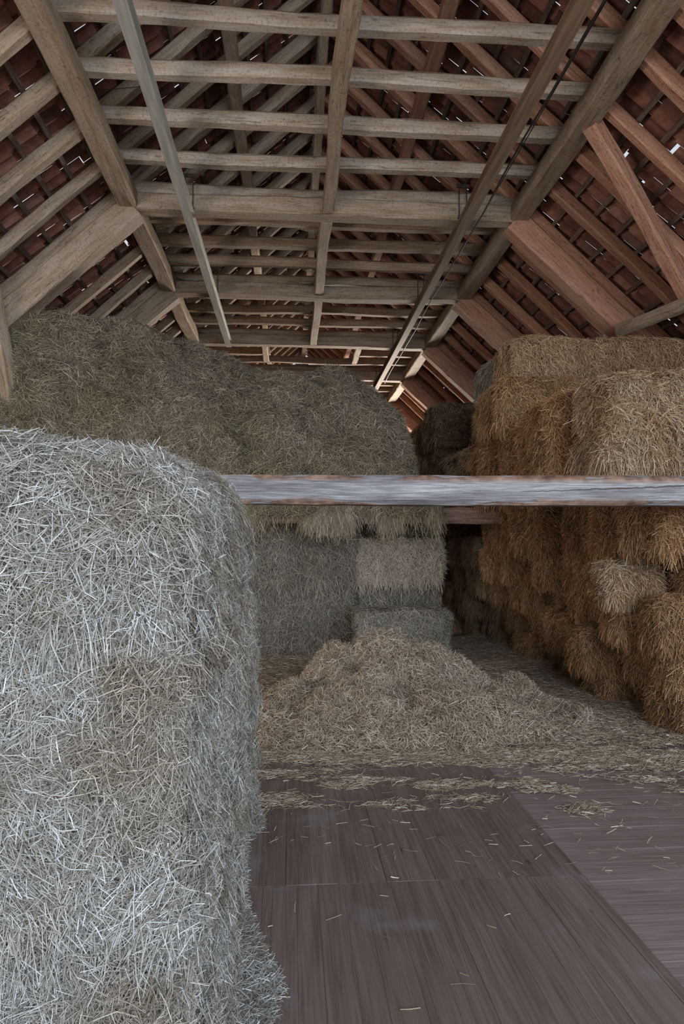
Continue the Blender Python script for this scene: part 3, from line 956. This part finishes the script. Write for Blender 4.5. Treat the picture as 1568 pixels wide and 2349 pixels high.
def big_bale(size, loc, mat, n, label, group=None, rz=0., seed=1, amp=.045, Lr=(.06, .15), Wr=(.0035, .006), down=.7, lift=.6, fringe=0, r=.08, weights=(1, .1, 1, .1, .9, .05), name='straw_bale', clump=.5, scale=3.5, droop=.25):
    me = block(name, size, mat, n, np.random.default_rng(seed), r=r, amp=amp, scale=scale, weights=weights, Lr=Lr, Wr=Wr, down=down, lift=lift, droop=droop, curl=.1, fringe=fringe, sink=.012, clump=clump)
    o = link(name, me, loc, None, (0, 0, rz))
    return tag(o, label, 'bale', group)


Z4 = 4 * BH + .005
# course of bigger bales over the four small courses, then the overhanging upper course
for j, (ya, yb, x, lab) in enumerate(((5.36, 6.5, 2.93, 'first'), (6.62, 7.7, 3.1, 'second'), (7.85, 8.98, 2.84, 'third'), (9.5, 10.5, 2.98, 'fourth'))):
    big_bale((1.2, yb - ya, .6), (x + .6, (ya + yb) / 2, Z4), M_GOLD, 17000, f'bigger golden bale below the overhanging upper course at right, {lab} from the front', 'bigger golden bales of the right stack', seed=110 + j,
             rz=(.08, -.1, .05, -.06)[j], down=.55, fringe=2400, lift=.9, Lr=(.05, .13), Wr=(.0028, .0052), amp=.06, scale=4.5, weights=(1.2, .03, 1, .05, .4, .02))
Z6 = Z4 + .61
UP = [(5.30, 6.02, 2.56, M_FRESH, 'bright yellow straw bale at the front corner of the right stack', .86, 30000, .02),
      (6.05, 7.15, 2.42, M_GOLD, 'golden bale with hanging front straw behind the bright corner bale', .84, 26000, -.10),
      (7.30, 8.55, 2.66, M_GOLD, 'golden bale in the upper course at right, middle of the row', .84, 19000, .03),
      (8.62, 9.75, 2.56, M_GOLD, 'golden bale in the upper course at right, last but one of the row', .84, 15000, -.03),
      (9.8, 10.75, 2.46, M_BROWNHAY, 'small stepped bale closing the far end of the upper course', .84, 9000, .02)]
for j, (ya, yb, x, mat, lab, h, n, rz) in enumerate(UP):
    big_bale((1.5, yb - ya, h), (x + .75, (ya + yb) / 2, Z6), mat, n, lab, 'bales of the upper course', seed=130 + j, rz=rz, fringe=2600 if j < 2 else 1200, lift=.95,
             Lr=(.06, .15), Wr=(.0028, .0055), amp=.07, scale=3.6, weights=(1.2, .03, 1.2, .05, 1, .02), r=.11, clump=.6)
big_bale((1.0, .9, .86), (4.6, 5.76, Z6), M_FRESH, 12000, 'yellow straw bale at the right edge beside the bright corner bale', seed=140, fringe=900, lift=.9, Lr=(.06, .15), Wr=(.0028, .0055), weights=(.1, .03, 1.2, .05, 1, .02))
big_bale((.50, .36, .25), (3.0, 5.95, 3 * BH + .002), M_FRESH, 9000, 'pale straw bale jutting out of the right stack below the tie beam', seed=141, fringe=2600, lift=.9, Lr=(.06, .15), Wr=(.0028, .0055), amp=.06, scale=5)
Z7 = Z6 + .865
# upper loads on the right stack
big_bale((2.35, 1.0, .60), (3.70, 8.50, Z7), M_GOLD, 30000, 'long golden bale lying on the right stack, below the topmost bale', seed=3, fringe=900, lift=.8, amp=.06, r=.12)
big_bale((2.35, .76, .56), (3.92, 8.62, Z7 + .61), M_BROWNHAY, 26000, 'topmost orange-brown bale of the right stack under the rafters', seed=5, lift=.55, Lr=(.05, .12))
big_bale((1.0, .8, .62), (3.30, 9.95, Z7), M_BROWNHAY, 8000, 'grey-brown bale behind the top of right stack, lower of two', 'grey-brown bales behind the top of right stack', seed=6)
big_bale((1.0, .8, .62), (3.36, 9.97, Z7 + .63), M_HAYBALE, 8000, 'grey-brown bale behind the top of right stack, upper of two', 'grey-brown bales behind the top of right stack', seed=7)
# far bales: a stack that stands deeper in the barn
z = 0
for k, (h, lab) in enumerate(((.86, 'lowest'), (.86, 'second'), (.86, 'third'), (.86, 'fourth'), (.86, 'topmost'))):
    for j, yy in enumerate((13.15, 14.2, 15.35, 16.6, 18.0)):
        if k < 2 and j > 0: continue
        if k < 2 and j == 0: yy = 14.3
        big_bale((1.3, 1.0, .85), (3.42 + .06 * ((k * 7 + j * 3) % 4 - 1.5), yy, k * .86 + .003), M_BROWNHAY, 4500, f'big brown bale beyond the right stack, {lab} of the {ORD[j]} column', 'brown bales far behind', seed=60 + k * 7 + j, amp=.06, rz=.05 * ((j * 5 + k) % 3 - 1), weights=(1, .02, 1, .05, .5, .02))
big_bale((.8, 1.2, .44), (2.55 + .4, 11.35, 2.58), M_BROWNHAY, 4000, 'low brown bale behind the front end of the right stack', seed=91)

tube('baler_twine', [at(1160, 1240, 9.7), at(1159.5, 1275, 9.7), at(1161, 1310, 9.72)], .006, M_TWINE, 'pale blue baler twine hanging down from the right stack', 'twine')

# ------------------------------------------------------------------ hay bales below the back tie beam
big_bale((2.0, 1.2, .96), (-.10, 10.45, 0), M_HAYBALE, 14000, 'wide grey hay bale on the floor at the back left', seed=21, name='hay_bale', down=.4, Lr=(.08, .2), Wr=(.0035, .0065), weights=(.1, .5, 1.2, .05, .5, .02))
big_bale((2.0, 1.2, 1.0), (-.06, 10.42, .965), M_HAYBALE, 16000, 'wide grey-green hay bale on top of another at the back left', seed=22, name='hay_bale', down=.8, Lr=(.08, .2), Wr=(.0035, .0065), amp=.07, lift=.9, weights=(.1, .5, 1.2, .05, .5, .02), fringe=400)
big_bale((1.24, 1.1, 1.02), (1.58, 10.55, 0), M_HAYBALE, 9000, 'dark hay bale recessed under the pale buff bale at the back', seed=23, name='hay_bale', down=1.0, weights=(.2, 1, 1.2, .05, .5, .02))
big_bale((1.24, 1.0, .42), (1.55, 10.5, 1.72), M_HAYBALE, 3000, 'dark hay bale squeezed between the buff bale and the hay heap', seed=26, name='hay_bale', weights=(.2, 1, 1.2, .05, .1, .02))
big_bale((1.24, 1.1, .68), (1.57, 10.38, 1.035), M_PALEHAY, 13000, 'pale buff hay bale under the back tie beam', seed=24, name='hay_bale', down=.3, fringe=900, weights=(.2, 1, 1.2, .05, .5, .02))
big_bale((1.22, .72, .74), (1.46, 9.22, 0), M_HAYBALE, 14000, 'single grey hay bale standing on the floor behind the straw pile', seed=25, name='hay_bale', down=.3, Lr=(.06, .15), lift=.4, weights=(.4, .8, 1.2, .05, 1, .02), amp=.03)


# ------------------------------------------------------------------ hay heap above the tie beam
def hay_heap():
    rng = np.random.default_rng(51)
    sil = [(-60, 770, 9.0), (15, 756, 9.25), (100, 742, 9.6), (150, 738, 9.9), (250, 746, 10.3), (320, 745, 10.6), (400, 775, 10.9), (450, 800, 11.1), (560, 850, 11.6), (640, 868, 12.0),
           (690, 880, 12.3), (740, 868, 12.6), (780, 880, 12.6), (830, 905, 12.0), (870, 935, 11.3), (905, 985, 10.7), (930, 1040, 10.2), (945, 1080, 9.8), (985, 1130, 9.5), (1012, 1165, 9.35)]
    cx, cz, cy = [], [], []
    for px, py, Y in sil:
        p = at(px, py + 6, Y); cx.append(p.x); cz.append(p.z); cy.append(Y)
    xs = np.linspace(cx[0], cx[-1], 230)
    zt = np.interp(xs, cx, cz); yc = np.interp(xs, cx, cy)
    nv = 110
    X = np.zeros((len(xs), nv)); Y = X.copy(); Z = X.copy()
    t = np.linspace(0, 1, nv)
    for i, x in enumerate(xs):
        zb = 1.98
        tt = np.clip(t / .8, 0, 1)
        ang = tt * math.pi / 2
        y = 9.02 + (yc[i] - 9.02) * (1 - np.cos(ang)) ** .9
        z = zb + (zt[i] - zb) * np.sin(ang) ** .8
        back = np.clip((t - .8) / .2, 0, 1)
        y = y + back * 2.0; z = z - back * back * 1.2
        X[i] = x; Y[i] = y; Z[i] = z
    P = np.stack([X, Y, Z], -1).reshape(-1, 3)
    amp = (.05 + .17 * np.clip((P[:, 2] - 2.0) / .6, 0, 1))
    nz = fbm(P, 1.25, 3) * amp + (.05 + .05 * np.clip((P[:, 2] - 2.3) / .5, 0, 1)) * fbm(P + 9, 3.6, 3)
    nl = fbm(P + 31, 1.1, 2)
    Y = (P[:, 1] - nz * .9).reshape(X.shape); Z = (P[:, 2] + nz * .35 * np.clip((P[:, 2] - 2) / 1, 0, 1)).reshape(X.shape)
    X = (P[:, 0] + .05 * nl).reshape(X.shape)
    # hay hanging over the tie beam
    n = 11000
    hx = rng.uniform(-.75, 2.0, n)
    dens = np.clip(.55 + 1.1 * fbm(np.stack([hx, hx * 0, hx * 0], 1), 3.0, 3), .05, 1)
    hx = hx[rng.random(n) < dens]; n = len(hx)
    ht = rng.random(n)
    HP = np.stack([hx, 9.06 - .05 * rng.random(n), 2.12 - .30 * ht * rng.random(n) ** .6], 1)
    HN = np.tile(np.array([[0., -1, 0]]), (n, 1))
    HT = tangent(HN, rng, 2.2)
    HV, HQ = stalks(HP, HN, HT, rng.uniform(.1, .26, n), rng.uniform(.003, .0055, n), rng, .25, .1, .12, root=.1)
    o0 = (-1.5, 9.5, 1.98)
    me = grid_stuff('hay_heap', X, Y, Z, M_HAY, 200000, rng, (.07, .21), (.003, .006), down=.25, lift=.6, droop=.12, curl=.28, clump=.9, clump_s=2.8,
                    extra=[(HV, HQ, np.repeat(rng.beta(2, 2, n) * .94 + .06, 6))], origin=o0, sink=.014, tn_ab=(1.25, 2.0))
    o = link('hay_heap', me, o0)
    tag(o, 'large heap of loose dull green hay above the back tie beam', 'hay', kind='stuff')


hay_heap()


# ------------------------------------------------------------------ loose straw pile on the floor
def pile_h(x, y):
    domes = [(.82, 6.85, .80, .75, .60), (1.25, 6.8, .8, .8, .55), (1.65, 6.5, .75, .75, .38), (.22, 6.2, .60, .55, .25), (-.02, 5.82, .42, .40, .22), (1.15, 6.0, .9, .7, .34), (.55, 5.75, .6, .45, .17), (2.1, 6.3, .6, .6, .15), (1.6, 5.8, .7, .45, .17)]
    s = 0
    for (a, b, rx, ry, h) in domes:
        d = ((x - a) / rx) ** 2 + ((y - b) / ry) ** 2
        s = s + (h * np.clip(1 - d, 0, 1) ** .75) ** 4
    return s ** .25


def straw_pile():
    rng = np.random.default_rng(61)
    nu, nv = 150, 120
    X, Y = np.meshgrid(np.linspace(-.6, 2.9, nu), np.linspace(5.2, 7.75, nv), indexing='ij')
    P = np.stack([X.ravel(), Y.ravel(), np.zeros(X.size)], 1)
    wx = .10 * fbm(P, 2.2, 2); wy = .10 * fbm(P + 40, 2.2, 2)
    H = pile_h(P[:, 0] + wx, P[:, 1] + wy)
    H = H + (H > .02) * np.minimum(H * .7, .14) * fbm(P + 11, 3.0, 4)
    Z = np.maximum(H, 0).reshape(X.shape) - .004 * (H.reshape(X.shape) < .004)
    o0 = (1.1, 6.4, 0)
    me = grid_stuff('straw_pile', X, Y, Z, M_LOOSE, 90000, rng, (.04, .11), (.0022, .0048), down=.1, lift=.7, droop=.05, curl=.14, clump=.35, clump_s=4,
                    dens=lambda p: (p[..., 2] > .012).astype(float) + .0001, origin=o0, sink=.016)
    # drop the flat fringe of the carrier surface
    import bmesh
    bm = bmesh.new(); bm.from_mesh(me)
    bm.verts.ensure_lookup_table()
    dead = [v for v in bm.verts if v.index < nu * nv and v.co.z < .003 and all(e.other_vert(v).co.z < .003 for e in v.link_edges)]
    bmesh.ops.delete(bm, geom=dead, context='VERTS')
    bm.to_mesh(me); bm.free()
    o = link('straw_pile', me, o0)
    tag(o, 'loose heap of yellowish straw tipped on the floor before the hay bales', 'straw', kind='stuff')


straw_pile()


def litter(rng, n):
    """scattered straw: thick to the right of and behind the pile, thin windrows on the lane"""
    x = rng.uniform(-.7, 3.6, n * 4); y = rng.uniform(3.3, 11.5, n * 4) ** 1.0
    P = np.stack([x, y, x * 0], 1)
    nz = fbm(P * np.array([1, 1.6, 1]), 1.6, 4)
    fine = fbm(P * np.array([1.2, 4.5, 1]) + 8, 1.4, 4)
    edge = 5.12 - .62 * np.clip((x - 1.1) / 1.4, 0, 1) + .32 * nz
    d = 1 / (1 + np.exp(-(y - edge) / .07))
    d = d * np.where((x < .6) & (y > 7.2), .6, 1.0)
    d = d * np.where((x > 1.5) & (y < 5.5), np.clip(.6 + 1.1 * fine, .05, 1), 1)
    streak = np.clip((fine - .10) / .25, 0, 1) * ((y > 4.15) & (y < 5.4) & (x < 2.9)) * np.clip((y - 4.1) / .25, 0, 1)
    blob = .9 * np.exp(-(((x - 1.78) / .09) ** 2 + ((y - 4.08) / .07) ** 2)) + .8 * np.exp(-(((x + .12) / .2) ** 2 + ((y - 4.38) / .10) ** 2)) + .7 * np.exp(-(((x - 1.12) / .16) ** 2 + ((y - 4.33) / .05) ** 2))
    p = np.clip(np.maximum(np.maximum(d, .6 * streak), np.maximum(blob, .004)), 0, 1)
    p = p * np.clip(6.2 / np.maximum(y, 4.0), .35, 1.4)
    keep = rng.random(len(x)) < p
    x, y = x[keep][:n], y[keep][:n]
    ph = pile_h(x, y)
    ok = ph < .08
    x, y = x[ok], y[ok]
    z = .006 + .035 * rng.random(len(x)) * np.clip((y - 5.0), 0, 1) + np.maximum(0, .10 * np.clip((x - 2.6), 0, 1) * (y > 5.2))
    return np.stack([x, y, z], 1)


floor_straw('scattered_straw', litter, 260000, M_LOOSE, np.random.default_rng(77), (.03, .09), (.0022, .0045), 'straw scattered over the floor boards around and right of the pile', aniso=(1.7, 1, 0), lift=.22)


def odd(rng, n):
    x = rng.uniform(-.2, 2.4, n); y = rng.uniform(2.2, 4.2, n)
    return np.stack([x, y, x * 0 + .004], 1)


floor_straw('stray_straw', odd, 60, M_LOOSE, np.random.default_rng(5), (.02, .09), (.002, .0035), 'few stray stalks lying on the bare lane boards in front', lift=.02, aniso=(2.5, 1, 0))

# ------------------------------------------------------------------ light, world, camera
w = bpy.data.worlds.new('overcast_sky'); SC.world = w; w.use_nodes = True
bg = w.node_tree.nodes['Background']
bg.inputs[0].default_value = (.84, .91, 1.0, 1); bg.inputs[1].default_value = .75


def area(name, loc, target, sx, sy, power, color, spread=math.pi):
    l = bpy.data.lights.new(name, 'AREA'); l.shape = 'RECTANGLE'; l.size = sx; l.size_y = sy; l.energy = power; l.color = color; l.spread = spread
    o = bpy.data.objects.new(name, l); COL.objects.link(o); o.location = loc
    o.rotation_euler = (Vector(target) - Vector(loc)).to_track_quat('-Z', 'Y').to_euler()
    return o


area('gate_daylight', (5.0, -9.5, 4.6), (.8, 7, 1.6), 15, 6, 2900, (.74, .87, 1.0))
area('added_side_fill', (-7.2, 2.4, 1.5), (3.0, 8.5, 2.0), 5.4, 2.3, 430, (1.0, .94, .88))  # fill lamp added to brighten the right stack, not a known gate
area('far_gate_daylight', (4.4, 25.0, 2.4), (.3, 16, 5.8), 3.2, 2.2, 800, (1.0, .90, .78), math.radians(120))
sl = bpy.data.lights.new('sun', 'SUN'); sl.energy = 5.0; sl.angle = math.radians(2); sl.color = (1.0, .91, .78)
so = bpy.data.objects.new('sun', sl); COL.objects.link(so)
so.rotation_euler = Vector((.72, -.18, -.67)).to_track_quat('-Z', 'Y').to_euler()
so.location = (-20, 5, 20)


def yard(name, x0, x1, y0, y1, label):  # unseen ground added, kept pale to bounce warm sunlight under the roof
    m, nt, b = new_mat('bounce_gravel')
    tc = N(nt, 'ShaderNodeTexCoord'); nn = N(nt, 'ShaderNodeTexNoise'); nn.inputs['Scale'].default_value = 3; nn.inputs['Detail'].default_value = 8
    nt.links.new(tc.outputs['Object'], nn.inputs['Vector'])
    r = ramp(nt, [(.35, (.42, .335, .245)), (.65, (.57, .465, .35))]); nt.links.new(nn.outputs[0], r.inputs[0]); nt.links.new(r.outputs[0], b.inputs['Base Color'])
    b.inputs['Roughness'].default_value = .95
    me = build_mesh(name, [(x0, y0, -.05), (x1, y0, -.05), (x1, y1, -.05), (x0, y1, -.05)], faces=[(0, 1, 2, 3)], mat=m)
    tag(link(name, me), label, 'ground', kind='structure')


yard('ground', -40, 40, -50, -1.35, 'added unseen pale bounce yard in front of the open barn')
yard('ground', -40, 40, 26.15, 60, 'added unseen pale bounce yard behind the far gate')

cam = bpy.data.cameras.new('camera')
cam.sensor_fit = 'VERTICAL'; cam.sensor_height = 36.0; cam.lens = 36.0 * F / 2349
cam.clip_start = .05; cam.clip_end = 200
co = bpy.data.objects.new('camera', cam); COL.objects.link(co)
co.location = CAM; co.rotation_euler = ROT.to_euler()
SC.camera = co
vs = SC.view_settings
vs.view_transform = 'Standard'; vs.look = 'None'; vs.gamma = 1; vs.use_curve_mapping = False
vs.exposure = 0.05
